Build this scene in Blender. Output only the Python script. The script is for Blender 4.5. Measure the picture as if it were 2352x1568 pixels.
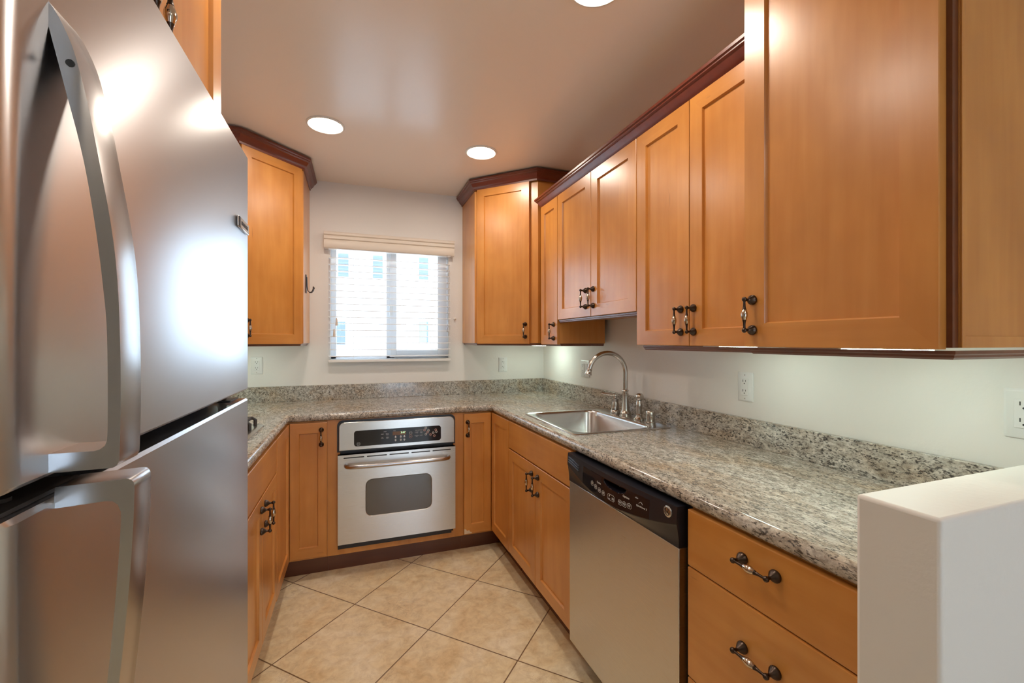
import bpy, math, random
from mathutils import Vector, Matrix
random.seed(7)
PI = math.pi
S = bpy.context.scene
for o in list(bpy.data.objects): bpy.data.objects.remove(o)

# ------------------------------------------------------------------ camera, world, exposure
EYE = 1.3147
cam = bpy.data.objects.new('camera', bpy.data.cameras.new('camera'))
S.collection.objects.link(cam)
cam.location = (0, 0, EYE); cam.rotation_euler = (PI / 2, 0, -0.3456)
cam.data.sensor_width = 36; cam.data.lens = 991.16 / 2352 * 36; cam.data.clip_start = .02
S.camera = cam
w = bpy.data.worlds.new('world'); S.world = w; w.use_nodes = True
bg = w.node_tree.nodes['Background']
bg.inputs[0].default_value = (.68, .83, 1.0, 1); bg.inputs[1].default_value = 6.0
S.view_settings.view_transform = 'Standard'; S.view_settings.look = 'None'
S.view_settings.gamma = 1; S.view_settings.use_curve_mapping = False
S.view_settings.exposure = 0.38
CAN = 70.0        # recessed ceiling lamps
STRIP = 29.0       # under-cabinet lamps

# ------------------------------------------------------------------ helpers
def tag(o, label=None, cat=None, group=None, kind=None):
    if label: o['label'] = label
    if cat: o['category'] = cat
    if group: o['group'] = group
    if kind: o['kind'] = kind
    return o
def empty(name, loc=(0, 0, 0), rz=0, parent=None):
    o = bpy.data.objects.new(name, None); S.collection.objects.link(o)
    o.location = loc; o.rotation_euler = (0, 0, rz); o.empty_display_size = .1
    if parent: o.parent = parent
    return o
def rrect(x0, x1, y0, y1, r, n=6):
    P = []
    for cx, cy, a in ((x1 - r, y1 - r, 0), (x0 + r, y1 - r, PI / 2), (x0 + r, y0 + r, PI), (x1 - r, y0 + r, 1.5 * PI)):
        for i in range(n + 1):
            t = a + PI / 2 * i / n
            P.append((cx + r * math.cos(t), cy + r * math.sin(t)))
    return P
class MB:
    def __init__(s): s.v = []; s.f = []; s.m = []
    def face(s, idx, m=0): s.f.append(tuple(idx)); s.m.append(m)
    def box(s, x0, x1, y0, y1, z0, z1, m=0):
        b = len(s.v)
        s.v += [(x, y, z) for z in (z0, z1) for y in (y0, y1) for x in (x0, x1)]
        for q in ((0, 2, 3, 1), (4, 5, 7, 6), (0, 1, 5, 4), (2, 6, 7, 3), (0, 4, 6, 2), (1, 3, 7, 5)): s.face([b + i for i in q], m)
        return s
    def prism(s, poly, z0, z1, m=0, fn=None):
        """poly: counter-clockwise 2D outline; fn maps (a,b,c) to xyz"""
        fn = fn or (lambda a, b, c: (a, b, c))
        b = len(s.v); n = len(poly)
        s.v += [fn(a, c, z0) for a, c in poly] + [fn(a, c, z1) for a, c in poly]
        s.face([b + i for i in range(n)][::-1], m); s.face([b + n + i for i in range(n)], m)
        for i in range(n):
            j = (i + 1) % n; s.face((b + i, b + j, b + n + j, b + n + i), m)
        return s
    def loft(s, rings, m=0, cap0=True, cap1=True, closed=True):
        b = len(s.v); n = len(rings[0])
        for r in rings: s.v += [tuple(p) for p in r]
        for k in range(len(rings) - 1):
            for i in range(n if closed else n - 1):
                j = (i + 1) % n
                s.face((b + k * n + i, b + k * n + j, b + (k + 1) * n + j, b + (k + 1) * n + i), m)
        if cap0: s.face([b + i for i in range(n)][::-1], m)
        if cap1: s.face([b + (len(rings) - 1) * n + i for i in range(n)], m)
        return s
    def lathe(s, prof, c=(0, 0, 0), axis='z', n=20, m=0, mfn=None):
        """prof: (radius, height) pairs"""
        rings = []
        for r, h in prof:
            ring = []
            for i in range(n):
                t = 2 * PI * i / n; a, b_ = max(r, 1e-5) * math.cos(t), max(r, 1e-5) * math.sin(t)
                p = {'z': (a, b_, h), 'y': (a, h, b_), 'x': (h, a, b_)}[axis]
                ring.append((c[0] + p[0], c[1] + p[1], c[2] + p[2]))
            rings.append(ring)
        return s.loft(rings, m)
    def tube(s, path, rad, n=12, m=0, flat=1.0):
        P = [Vector(p) for p in path]; rings = []
        up = None
        for i, p in enumerate(P):
            t = (P[min(i + 1, len(P) - 1)] - P[max(i - 1, 0)]).normalized()
            if up is None:
                up = Vector((0, 0, 1)) if abs(t.z) < .9 else Vector((1, 0, 0))
            sd = t.cross(up).normalized(); up = sd.cross(t).normalized()
            r = rad[i] if isinstance(rad, (list, tuple)) else rad
            rings.append([p + sd * (r * math.cos(2 * PI * k / n)) + up * (r * flat * math.sin(2 * PI * k / n)) for k in range(n)])
        return s.loft(rings, m)
    def sweep(s, path, prof, m=0):
        """path: XY points; prof: (out, z), out = to the right of the direction of travel; mitred corners"""
        rings = []; n = len(path)
        P = [Vector(p) for p in path]
        D = [(P[i + 1] - P[i]).normalized() for i in range(n - 1)]
        for i in range(n):
            a = D[max(i - 1, 0)]; b = D[min(i, n - 2)]
            na = Vector((a.y, -a.x)); nb = Vector((b.y, -b.x))
            mt = (na + nb); mt = mt / max(mt.dot(na), 1e-4)
            rings.append([(P[i].x + mt.x * o, P[i].y + mt.y * o, z) for o, z in prof])
        return s.loft(rings, m)
    def build(s, name, mats, parent=None, bev=0, smooth=40, loc=None, seg=2):
        me = bpy.data.meshes.new(name); me.from_pydata(s.v, [], s.f); me.update()
        if not isinstance(mats, (list, tuple)): mats = [mats]
        for x in mats: me.materials.append(x)
        me.polygons.foreach_set('material_index', s.m)
        import bmesh
        bm = bmesh.new(); bm.from_mesh(me); bmesh.ops.recalc_face_normals(bm, faces=bm.faces); bm.to_mesh(me); bm.free()
        if smooth:
            me.polygons.foreach_set('use_smooth', [True] * len(me.polygons)); me.set_sharp_from_angle(angle=math.radians(smooth))
        o = bpy.data.objects.new(name, me); S.collection.objects.link(o)
        if parent: o.parent = parent
        if loc: o.location = loc
        if bev:
            b = o.modifiers.new('bevel', 'BEVEL'); b.width = bev; b.segments = seg; b.limit_method = 'ANGLE'; b.angle_limit = math.radians(40)
        return o
def text(body, size, mat, parent, loc, rot=(PI / 2, 0, 0), name='lettering', depth=.0002, align='CENTER'):
    c = bpy.data.curves.new('t', 'FONT'); c.body = body; c.size = size; c.extrude = depth; c.align_x = align; c.align_y = 'CENTER'
    t = bpy.data.objects.new('t', c); S.collection.objects.link(t)
    bpy.context.view_layer.update()
    me = bpy.data.meshes.new_from_object(t.evaluated_get(bpy.context.evaluated_depsgraph_get()))
    bpy.data.objects.remove(t); me.materials.clear(); me.materials.append(mat)
    o = bpy.data.objects.new(name, me); S.collection.objects.link(o); o.parent = parent; o.location = loc; o.rotation_euler = rot
    return o

# ------------------------------------------------------------------ materials
def newmat(name, col=(.8, .8, .8), rough=.5, metal=0, **k):
    m = bpy.data.materials.new(name); m.use_nodes = True
    b = m.node_tree.nodes['Principled BSDF']
    b.inputs['Base Color'].default_value = (*col, 1); b.inputs['Roughness'].default_value = rough; b.inputs['Metallic'].default_value = metal
    for kk, v in k.items(): b.inputs[kk.replace('_', ' ')].default_value = v
    return m
class NT:
    def __init__(s, m): s.t = m.node_tree; s.b = s.t.nodes['Principled BSDF']
    def n(s, typ, **k):
        x = s.t.nodes.new(typ)
        for a, v in k.items():
            if a.startswith('_'): setattr(x, a[1:], v)
            else:
                key = a.replace('_', ' ')
                x.inputs[key].default_value = v
        return x
    def l(s, a, b): s.t.links.new(a, b)
    def ramp(s, fac, stops, interp='LINEAR'):
        r = s.t.nodes.new('ShaderNodeValToRGB'); r.color_ramp.interpolation = interp
        e = r.color_ramp.elements
        while len(e) < len(stops): e.new(.5)
        for i, (p, c) in enumerate(stops): e[i].position = p; e[i].color = (*c, 1) if len(c) == 3 else c
        s.l(fac, r.inputs[0]); return r.outputs[0]
    def coord(s, scale=(1, 1, 1), rot=(0, 0, 0), world=False, rnd=0):
        if world: src = s.n('ShaderNodeNewGeometry').outputs['Position']
        else: src = s.n('ShaderNodeTexCoord').outputs['Object']
        mp = s.t.nodes.new('ShaderNodeMapping'); mp.inputs['Scale'].default_value = scale; mp.inputs['Rotation'].default_value = rot
        s.l(src, mp.inputs[0])
        if rnd:
            oi = s.n('ShaderNodeObjectInfo'); mu = s.n('ShaderNodeMath', _operation='MULTIPLY'); s.l(oi.outputs['Random'], mu.inputs[0]); mu.inputs[1].default_value = rnd
            cx = s.t.nodes.new('ShaderNodeCombineXYZ')
            for i in range(3): s.l(mu.outputs[0], cx.inputs[i])
            s.l(cx.outputs[0], mp.inputs['Location'])
        return mp.outputs[0]
    def noise(s, vec, scale, detail=4, rough=.5, dist=0):
        x = s.n('ShaderNodeTexNoise', Scale=scale, Detail=detail, Roughness=rough, Distortion=dist); s.l(vec, x.inputs['Vector']); return x.outputs['Fac']
    def mix(s, a, b, fac, mode='MIX'):
        x = s.t.nodes.new('ShaderNodeMix'); x.data_type = 'RGBA'; x.blend_type = mode
        for sock, val in ((x.inputs[0], fac), (x.inputs[6], a), (x.inputs[7], b)):
            if hasattr(val, 'is_linked'): s.l(val, sock)
            else: sock.default_value = val if not isinstance(val, tuple) else (*val, 1)
        return x.outputs[2]
    def math(s, op, a, b=0):
        x = s.t.nodes.new('ShaderNodeMath'); x.operation = op
        for i, val in enumerate((a, b)):
            if hasattr(val, 'is_linked'): s.l(val, x.inputs[i])
            else: x.inputs[i].default_value = val
        return x.outputs[0]
    def bump(s, h, strength=.3, dist=.002):
        x = s.n('ShaderNodeBump', Strength=strength, Distance=dist); s.l(h, x.inputs['Height']); s.l(x.outputs[0], s.b.inputs['Normal'])
    def col(s, c): s.l(c, s.b.inputs['Base Color'])

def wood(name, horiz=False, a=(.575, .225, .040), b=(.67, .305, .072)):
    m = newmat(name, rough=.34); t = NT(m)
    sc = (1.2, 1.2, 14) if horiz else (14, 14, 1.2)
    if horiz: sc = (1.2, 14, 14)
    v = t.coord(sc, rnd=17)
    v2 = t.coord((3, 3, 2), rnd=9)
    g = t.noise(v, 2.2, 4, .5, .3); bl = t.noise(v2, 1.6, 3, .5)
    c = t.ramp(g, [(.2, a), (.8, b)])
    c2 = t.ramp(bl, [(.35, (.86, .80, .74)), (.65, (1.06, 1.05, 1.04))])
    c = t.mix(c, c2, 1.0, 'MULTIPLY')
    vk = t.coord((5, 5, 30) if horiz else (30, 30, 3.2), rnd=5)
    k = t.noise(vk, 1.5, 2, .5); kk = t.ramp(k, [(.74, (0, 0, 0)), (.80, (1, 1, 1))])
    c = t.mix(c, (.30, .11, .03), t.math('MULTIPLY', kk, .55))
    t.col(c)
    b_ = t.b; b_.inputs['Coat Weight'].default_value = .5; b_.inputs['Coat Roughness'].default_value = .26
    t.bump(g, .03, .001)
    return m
WV = wood('maple_vertical_grain'); WH = wood('maple_horizontal_grain', True)
CH = wood('cherry_stain', True, (.115, .018, .009), (.18, .032, .014))
RAILM = wood('rail_stain', True, (.13, .035, .014), (.19, .06, .022))
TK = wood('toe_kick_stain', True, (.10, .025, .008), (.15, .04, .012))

def paint(name, col, rough, bs=.28):
    m = newmat(name, col, rough); t = NT(m)
    v = t.coord(world=True); n1 = t.noise(v, 70, 3, .55); msk = t.ramp(t.noise(v, 3.5, 2), [(.45, (0, 0, 0)), (.7, (1, 1, 1))])
    h = t.math('MULTIPLY', n1, msk); t.bump(h, bs, .006)
    return m
WALL = paint('wall_paint', (.80, .775, .735), .5)
CEIL = paint('ceiling_paint', (.93, .85, .78), .22, .06)

def granite():
    m = newmat('granite', rough=.12); t = NT(m)
    v = t.coord((1, 1, 1), (0, 0, .5), world=True)
    vs = t.coord((1, .45, 1), (0, 0, .55), world=True)
    big = t.noise(vs, 7, 4, .6, .4); mid = t.noise(vs, 75, 5, .6, .5); fine = t.noise(v, 170, 4, .6)
    c = t.ramp(mid, [(.34, (.29, .265, .23)), (.5, (.50, .465, .41)), (.66, (.67, .64, .585))])
    tan = t.ramp(big, [(.44, (0, 0, 0)), (.70, (1, 1, 1))])
    c = t.mix(c, t.ramp(mid, [(.35, (.27, .14, .05)), (.62, (.57, .38, .19))]), t.math('MULTIPLY', tan, .55))
    n2 = t.noise(vs, 210, 4, .65, .5); n3 = t.noise(vs, 48, 4, .6)
    dk = t.ramp(t.math('ADD', n2, t.math('MULTIPLY', n3, .35)), [(.565, (1, 1, 1)), (.66, (0, 0, 0))])
    c = t.mix(c, (.035, .032, .032), t.math('MULTIPLY', dk, .9))
    brn = t.ramp(t.noise(v, 60, 3, .6, .3), [(.68, (0, 0, 0)), (.76, (1, 1, 1))])
    c = t.mix(c, (.16, .055, .02), t.math('MULTIPLY', brn, .7))
    c = t.mix(c, t.ramp(fine, [(.3, (.75, .75, .75)), (.7, (1.12, 1.12, 1.12))]), 1.0, 'MULTIPLY')
    t.col(c); return m
GR = granite()

def tiles():
    m = newmat('floor_tile', rough=.35); t = NT(m)
    s_ = .4477
    geo = t.n('ShaderNodeNewGeometry').outputs['Position']
    sub = t.t.nodes.new('ShaderNodeVectorMath'); sub.operation = 'SUBTRACT'; t.l(geo, sub.inputs[0]); sub.inputs[1].default_value = (-.0084, 2.2987, 0)
    mp = t.t.nodes.new('ShaderNodeMapping'); mp.inputs['Rotation'].default_value = (0, 0, -PI / 4); mp.inputs['Scale'].default_value = (1, 1, 1)
    t.l(sub.outputs[0], mp.inputs[0])
    sx = t.t.nodes.new('ShaderNodeSeparateXYZ'); t.l(mp.outputs[0], sx.inputs[0])
    gs = []; ids = []
    for i in (0, 1):
        q = t.math('DIVIDE', sx.outputs[i], s_); fl = t.math('FLOOR', q); fr = t.math('SUBTRACT', q, fl)
        ids.append(fl)
        d = t.math('MINIMUM', fr, t.math('SUBTRACT', 1.0, fr)); gs.append(d)
    d = t.math('MINIMUM', gs[0], gs[1])
    g = t.ramp(d, [(.0035, (1, 1, 1)), (.0065, (0, 0, 0))])
    cx = t.t.nodes.new('ShaderNodeCombineXYZ'); t.l(ids[0], cx.inputs[0]); t.l(ids[1], cx.inputs[1])
    wn = t.t.nodes.new('ShaderNodeTexWhiteNoise'); t.l(cx.outputs[0], wn.inputs[0])
    off = t.t.nodes.new('ShaderNodeVectorMath'); off.operation = 'SCALE'; t.l(wn.outputs['Color'], off.inputs[0]); off.inputs['Scale'].default_value = 9
    ad = t.t.nodes.new('ShaderNodeVectorMath'); ad.operation = 'ADD'; t.l(geo, ad.inputs[0]); t.l(off.outputs[0], ad.inputs[1])
    v = ad.outputs[0]
    a = t.noise(v, 5, 6, .62, .8); b = t.noise(v, 22, 6, .7, .5)
    c = t.ramp(a, [(.32, (.78, .60, .34)), (.48, (.86, .73, .48)), (.68, (.91, .82, .62))])
    c = t.mix(c, t.ramp(b, [(.3, (.80, .74, .66)), (.6, (1.05, 1.05, 1.05))]), 1.0, 'MULTIPLY')
    vein = t.ramp(t.noise(v, 9, 8, .75, 1.6), [(.485, (0, 0, 0)), (.5, (1, 1, 1)), (.515, (0, 0, 0))])
    vm = t.ramp(t.noise(v, 4, 2), [(.55, (0, 0, 0)), (.7, (1, 1, 1))])
    c = t.mix(c, (.36, .23, .12), t.math('MULTIPLY', t.math('MULTIPLY', vein, vm), .6))
    c = t.mix(c, (.17, .085, .035), g)
    t.col(c)
    t.bump(t.math('SUBTRACT', t.math('MULTIPLY', b, .15), g), .35, .002)
    return m
TILE = tiles()

def steel(name, col=(.62, .61, .59), rough=.27, aniso=.75, bump=.005):
    m = newmat(name, col, rough, 1.0); t = NT(m)
    v = t.coord((2.5, 2.5, 420)); n = t.noise(v, 6, 3)
    v2 = t.coord((1, 1, 1)); n2 = t.noise(v2, 90, 2)
    
    r = t.ramp(n, [(.3, (rough - .008,) * 3), (.7, (rough + .008,) * 3)]); t.l(r, t.b.inputs['Roughness'])
    if aniso:
        tg = t.t.nodes.new('ShaderNodeVectorTransform'); tg.vector_type = 'VECTOR'; tg.convert_from = 'OBJECT'; tg.convert_to = 'WORLD'; tg.inputs[0].default_value = (0, 0, 1)
        t.l(tg.outputs[0], t.b.inputs['Tangent']); t.b.inputs['Anisotropic'].default_value = aniso
    return m
STEEL = steel('brushed_stainless_steel', (.62, .60, .57), .28); SINKM = steel('sink_steel', (.66, .66, .66), .24, 0)
STEELV = steel('fridge_steel', (.60, .605, .63), .30, .75)
NICKEL = newmat('brushed_nickel', (.55, .52, .48), .24, 1.0)
HND = newmat('handle_steel', (.50, .48, .475), .26, 1.0)
ORB = newmat('oil_rubbed_bronze', (.075, .055, .045), .3, 1.0)
BEAD = newmat('bead_pewter', (.55, .48, .40), .16, 1.0)
BLACK = newmat('black_plastic', (.014, .016, .024), .28)
GLOSS = newmat('black_glass_panel', (.010, .009, .014), .07)
DGREY = newmat('dark_gap', (.02, .02, .022), .6)
IRON = newmat('cast_iron', (.035, .028, .024), .5)
WHITE = newmat('white_plastic', (.78, .78, .76), .35)
SLOT = newmat('socket_slot', (.02, .02, .02), .6)
VINYL = newmat('window_vinyl', (.80, .81, .83), .4)
SLATM = newmat('blind_slat', (.82, .80, .77), .4)
VAL = newmat('valance', (.78, .71, .62), .45)
PRINT = newmat('printed_white', (.75, .75, .72), .5)
PINK = newmat('printed_pink', (.75, .40, .33), .5)
DISP = newmat('display_amber', (.16, .07, .015), .3)
RAWW = newmat('bare_particle_wood', (.78, .62, .44), .8)
LOGO = newmat('logo_silver', (.6, .6, .6), .25, 1.0)
def emis(name, col, st):
    m = newmat(name, col, .5); b = m.node_tree.nodes['Principled BSDF']
    b.inputs['Emission Color'].default_value = (*col, 1); b.inputs['Emission Strength'].default_value = st; return m
LAMP = emis('lamp_lens', (1, .89, .76), CAN); LED = emis('led_strip', (.78, 1, .90), STRIP); DIG = emis('display_digits', (.55, .9, .55), 1.2)
def glass(name, tint=(1, 1, 1), gl=.06):
    m = bpy.data.materials.new(name); m.use_nodes = True; t = m.node_tree; t.nodes.clear()
    o = t.nodes.new('ShaderNodeOutputMaterial'); mx = t.nodes.new('ShaderNodeMixShader'); tr = t.nodes.new('ShaderNodeBsdfTransparent'); g = t.nodes.new('ShaderNodeBsdfGlossy')
    tr.inputs[0].default_value = (*tint, 1); g.inputs['Roughness'].default_value = .02; mx.inputs[0].default_value = gl
    t.links.new(tr.outputs[0], mx.inputs[1]); t.links.new(g.outputs[0], mx.inputs[2]); t.links.new(mx.outputs[0], o.inputs[0]); return m
GLASS = glass('window_glass', (.95, .98, 1)); 
OVG = newmat('oven_window_glass', (.075, .072, .062), .10, IOR=1.9)

# ------------------------------------------------------------------ key dimensions
R, B, L, CZ = 1.442, 3.241, -.977, 2.42
XR, YB, XL = .800, 2.607, -.343         # door faces of the right, back and left base cabinets
DT = .02                                # door thickness
CT = .914                               # worktop top
SK = .019                               # the right base run is slightly out of square
RT, BK, LF = -PI / 2, 0.0, PI / 2       # rotation of things on the right, back and left wall

# ------------------------------------------------------------------ room shell
def struct(name, mb, mat, **k):
    o = mb.build(name, mat, **k); o['kind'] = 'structure'; return o
FX0, FX1, FY0 = -3.2, 3.0, -3.2
struct('floor', MB().box(FX0, FX1, FY0, B + .1, -.08, 0), TILE)
struct('ceiling', MB().box(FX0, FX1, FY0, B + .1, CZ, CZ + .1), CEIL)
WX0, WX1, WZ0, WZ1 = -.170, .655, 1.19, 2.0
struct('wall_back', MB().box(L - .1, WX0, B, B + .12, 0, CZ).box(WX1, R + .1, B, B + .12, 0, CZ).box(WX0, WX1, B, B + .12, 0, WZ0).box(WX0, WX1, B, B + .12, WZ1, CZ), WALL)
struct('wall_left', MB().box(L - .1, L, .20, B, 0, CZ), WALL)
struct('wall_right', MB().box(R, R + .1, -1.2, B, 0, CZ), WALL)
struct('wall_left_dining', MB().box(FX0 - .1, FX0, FY0, .30, 0, CZ).box(FX0, L - .1, .20, .30, 0, CZ), WALL)
struct('wall_right_dining', MB().box(FX1, FX1 + .1, FY0, -1.2, 0, CZ).box(R + .1, FX1, -1.3, -1.2, 0, CZ), WALL)
DX0, DX1, DZ0, DZ1 = .45, 1.55, .12, 2.0
struct('wall_front', MB().box(FX0, DX0, FY0 - .12, FY0, 0, CZ).box(DX1, FX1, FY0 - .12, FY0, 0, CZ).box(DX0, DX1, FY0 - .12, FY0, 0, DZ0).box(DX0, DX1, FY0 - .12, FY0, DZ1, CZ), WALL)
w2 = empty('added_rear_window', (0, FY0 - .06, 0)); w2['kind'] = 'structure'  # unseen rear window, added to let fill daylight into the room
mb = MB()
for x in (DX0, .98, DX1 - .06): mb.box(x, x + .06, -.03, .03, DZ0, DZ1)
mb.box(DX0, DX1, -.03, .03, DZ0, DZ0 + .06).box(DX0, DX1, -.03, .03, DZ1 - .06, DZ1); mb.build('window_frame', VINYL, w2)
MB().box(DX0, DX1, -.003, .003, DZ0, DZ1).build('pane', GLASS, w2)
# half wall closing the right counter
PX, PY0, PY1, PZ = .762, .360, .470, 1.068
struct('wall_half', MB().box(PX, R, PY0, PY1, 0, PZ), WALL, bev=.006, seg=3)

# kitchen window
w1 = empty('window_1', (0, B, 0)); w1['kind'] = 'structure'
mb = MB()
y0, y1 = .035, .085
mb.box(WX0, WX0 + .035, y0, y1, WZ0, WZ1).box(WX1 - .03, WX1, y0, y1, WZ0, WZ1).box(WX0, WX1, y0, y1, WZ0, WZ0 + .018).box(WX0, WX1, y0, y1, WZ1 - .03, WZ1)
mb.box(.205, .262, y0, y1, WZ0, WZ1)
mb.build('window_frame', VINYL, w1, bev=.002)
mb = MB(); sx0, sx1, sz0, sz1 = .230, .655, 1.20, 1.985; ys = (.020, .050)
mb.box(sx0, sx0 + .045, *ys, sz0, sz1).box(sx1 - .078, sx1, *ys, sz0, sz1).box(sx0 + .045, sx1 - .078, *ys, sz0, sz0 + .052).box(sx0 + .045, sx1 - .078, *ys, sz1 - .03, sz1)
mb.build('window_sash', VINYL, w1, bev=.002)
MB().box(WX0 + .035, .205, .058, .062, WZ0 + .018, WZ1 - .03).build('pane', GLASS, w1)
MB().box(sx0 + .045, sx1 - .078, .034, .038, sz0 + .052, sz1 - .03).build('pane', GLASS, w1)
MB().box(.225, .247, .005, .020, 1.50, 1.575).build('latch', WHITE, w1, bev=.003)
MB().box(WX0 + .001, WX1 - .001, .0, .119, WZ0 + .0005, WZ0 + .004).build('window_sill', VINYL, w1)

# blind
bl = empty('window_blind', (0, B, 0)); tag(bl, 'white horizontal slat blind with ribbed cream valance hanging over the kitchen window', 'blind')
vp = [(0, 2.065), (-.050, 2.065), (-.053, 2.052), (-.046, 2.040), (-.050, 2.028), (-.046, 2.016), (-.052, 2.004), (-.052, 1.975), (-.048, 1.958), (0, 1.958)]
vp = [(-.002, 2.065), (-.060, 2.065), (-.066, 2.058), (-.066, 2.044), (-.057, 2.038), (-.063, 2.030), (-.063, 2.016), (-.054, 2.010), (-.060, 2.002), (-.060, 1.958), (-.055, 1.952), (-.002, 1.952)]
MB().loft([[(x, y, z) for y, z in vp] for x in (-.210, .688)]).build('valance', VAL, bl, bev=.001)
BX0, BX1 = -.182, .662
MB().box(BX0, BX1, -.052, -.006, 1.948, 1.975).build('head_rail', SLATM, bl)
slat = None
nsl = 16
for i in range(nsl):
    z = 1.2135 + i * .0452
    if slat is None:
        mb = MB(); ring = []
        N = 6
        for k in range(N + 1):
            u = k / N; ring.append((-.051 + .046 * u, .0025 * math.sin(PI * u)))
        low = [(a, b - .0036) for a, b in ring][::-1]
        mb.loft([[(x, a, b) for a, b in ring + low] for x in (BX0, BX1)])
        slat = mb.build('slat', SLATM, bl)
        slat.location.z = z
    else:
        c = slat.copy(); S.collection.objects.link(c); c.parent = bl; c.location.z = z
    slat.name = 'slat'
MB().box(BX0, BX1, -.052, -.005, 1.170, 1.188).build('bottom_rail', SLATM, bl, bev=.003)
for x in (-.02, .52): MB().box(x, x + .0014, -.0535, -.0525, 1.185, 1.955).box(x, x + .0014, -.0045, -.0035, 1.185, 1.955).build('ladder_cord', SLATM, bl)
for x, z in ((-.128, 1.475), (-.143, 1.400)):
    t_ = MB().lathe([(.0005, .0), (.004, 0), (.005, -.008), (.0075, -.03), (.0085, -.045), (.0085, -.052), (.0, -.052)], (x, -.062, z)).build('cord_tassel', VAL, bl)
    MB().box(x - .0007, x + .0007, -.0627, -.0613, z, 1.955).build('pull_cord', SLATM, bl)
MB().tube([(.632, -.060, 1.955), (.634, -.060, 1.40)], .0035, 8).lathe([(.003, 0), (.007, -.01), (.008, -.05), (.004, -.056)], (.634, -.060, 1.44)).build('tilt_wand', glass('clear_plastic', (.9, .9, .9), .2), bl)
cl = MB().lathe([(.010, 0), (.010, -.004), (.005, -.006), (.005, -.014), (.008, -.018), (.004, -.022), (0, -.022)], (.702, B, 1.487), 'y').build('cord_hook', VAL)
tag(cl, 'small cream cord hook screwed to the wall just right of the window blind', 'hook')

# ------------------------------------------------------------------ handle (shared mesh)
def handle_mesh(name='handle'):
    mb = MB(); h = .0405; so = .031
    for s in (-1, 1):
        n = 36; rings = []
        for r, y in [(.0125, 0), (.0132, -.003), (.0126, -.006), (.0095, -.011), (.0060, -.016), (.0040, -.019), (.0036, -.023), (.0048, -.026), (.0058, -.029)]:
            ring = []
            for i in range(n):
                t = 2 * PI * i / n; rr = r * (1 + (.055 if (i % 2 and -.013 < y < -.001) else 0))
                ring.append((rr * math.cos(t), y, s * h + rr * math.sin(t)))
            rings.append(ring)
        mb.loft(rings)
        mb.lathe([(.0, -.0066), (.003, -.006), (.0055, -.0035), (.0066, 0), (.0055, .0035), (.003, .006), (0, .0066)], (0, -so, s * (h + .001)), 'z', 12)
    pr = [(.0040, -h), (.0030, -h + .008), (.0034, -h + .018), (.0044, -.0160), (.0052, -.0150), (.0052, -.0135)]
    mb.lathe(pr, (0, -so, 0), 'z', 14); mb.lathe([(r, -z) for r, z in pr[::-1]], (0, -so, 0), 'z', 14)
    n = 16; rings = []
    for k in range(9):
        z = -.0135 + .027 * k / 8; r = .0050 + .0033 * math.sin(PI * k / 8)
        rings.append([(r * (1 + (.06 if i % 2 else -.02)) * math.cos(2 * PI * i / n), -so + r * (1 + (.06 if i % 2 else -.02)) * math.sin(2 * PI * i / n), z) for i in range(n)])
    mb.loft(rings, 1)
    return mb
HM = None
def handle(parent, x, y, z, horiz=False):
    global HM
    if HM is None:
        o = handle_mesh().build('handle', [ORB, BEAD], parent, smooth=50); HM = o.data
    else:
        o = bpy.data.objects.new('handle', HM); S.collection.objects.link(o); o.parent = parent
    o.location = (x, y, z)
    if horiz: o.rotation_euler = (0, PI / 2, 0)
    return o
def door(parent, x0, x1, z0, z1, y=0, st=.057, hx=None, hz=None, name='door', rail=None):
    """shaker door in the thing's local frame: front faces -y, back at y"""
    mb = MB(); f = y - DT; rl = rail or st
    o_ = [(x0, z0), (x1, z0), (x1, z1), (x0, z1)]
    def rg(i, j, yy): return [(x0 + i, yy, z0 + j), (x1 - i, yy, z0 + j), (x1 - i, yy, z1 - j), (x0 + i, yy, z1 - j)]
    b = .0015
    rings = [rg(0, 0, y), rg(0, 0, f + b), rg(b, b, f), rg(st, rl, f), rg(st + .0015, rl + .0015, f + .003), rg(st + .0035, rl + .0035, f + .0085)]
    base = len(mb.v)
    for r in rings: mb.v += r
    for k in range(5):
        for i in range(4):
            j = (i + 1) % 4; mb.face((base + 4 * k + i, base + 4 * k + j, base + 4 * k + 4 + j, base + 4 * k + 4 + i), 1 if i in (0, 2) else 0)
    mb.face([base + 20 + i for i in range(4)], 0); mb.face([base + i for i in (3, 2, 1, 0)], 0)
    d = mb.build(name, [WV, WH], parent, smooth=0)
    if hx is not None: handle(d, hx, f, hz)
    return d
def slab(parent, x0, x1, z0, z1, y=0, name='drawer', hz=None):
    d = MB().box(x0, x1, y - DT, y, z0, z1).build(name, WH, parent, bev=.003, smooth=0)
    if hz is not None: handle(d, (x0 + x1) / 2, y - DT, hz, True)
    return d
g = .0015
# ------------------------------------------------------------------ base cabinets
BT = .8725; TKH = .110
# local frame: x along the run seen from the front, y=0 carcass front, +y towards the wall
def base(name, label, loc, rz, wid, depth=.60, toe=True, x0=0, group=None, hollow=False):
    e = empty(name, loc, rz); tag(e, label, 'cabinet', group)
    if hollow: MB().box(0, wid, 0, .018, TKH, BT).box(0, .018, .018, depth, TKH, BT).box(wid - .018, wid, .018, depth, TKH, BT).box(.018, wid - .018, .018, depth, TKH, TKH + .018).build('cabinet_box', WV, e)
    else: MB().box(x0, x0 + wid, 0, depth, TKH, BT).build('cabinet_box', WV, e, bev=.0008)
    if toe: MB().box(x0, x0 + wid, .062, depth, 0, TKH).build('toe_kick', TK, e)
    return e
RB = RT + SK
def cxr(y): return XR + DT + SK * (YB - y)    # carcass front of the right base run at depth y
cx = XR + DT
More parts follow.
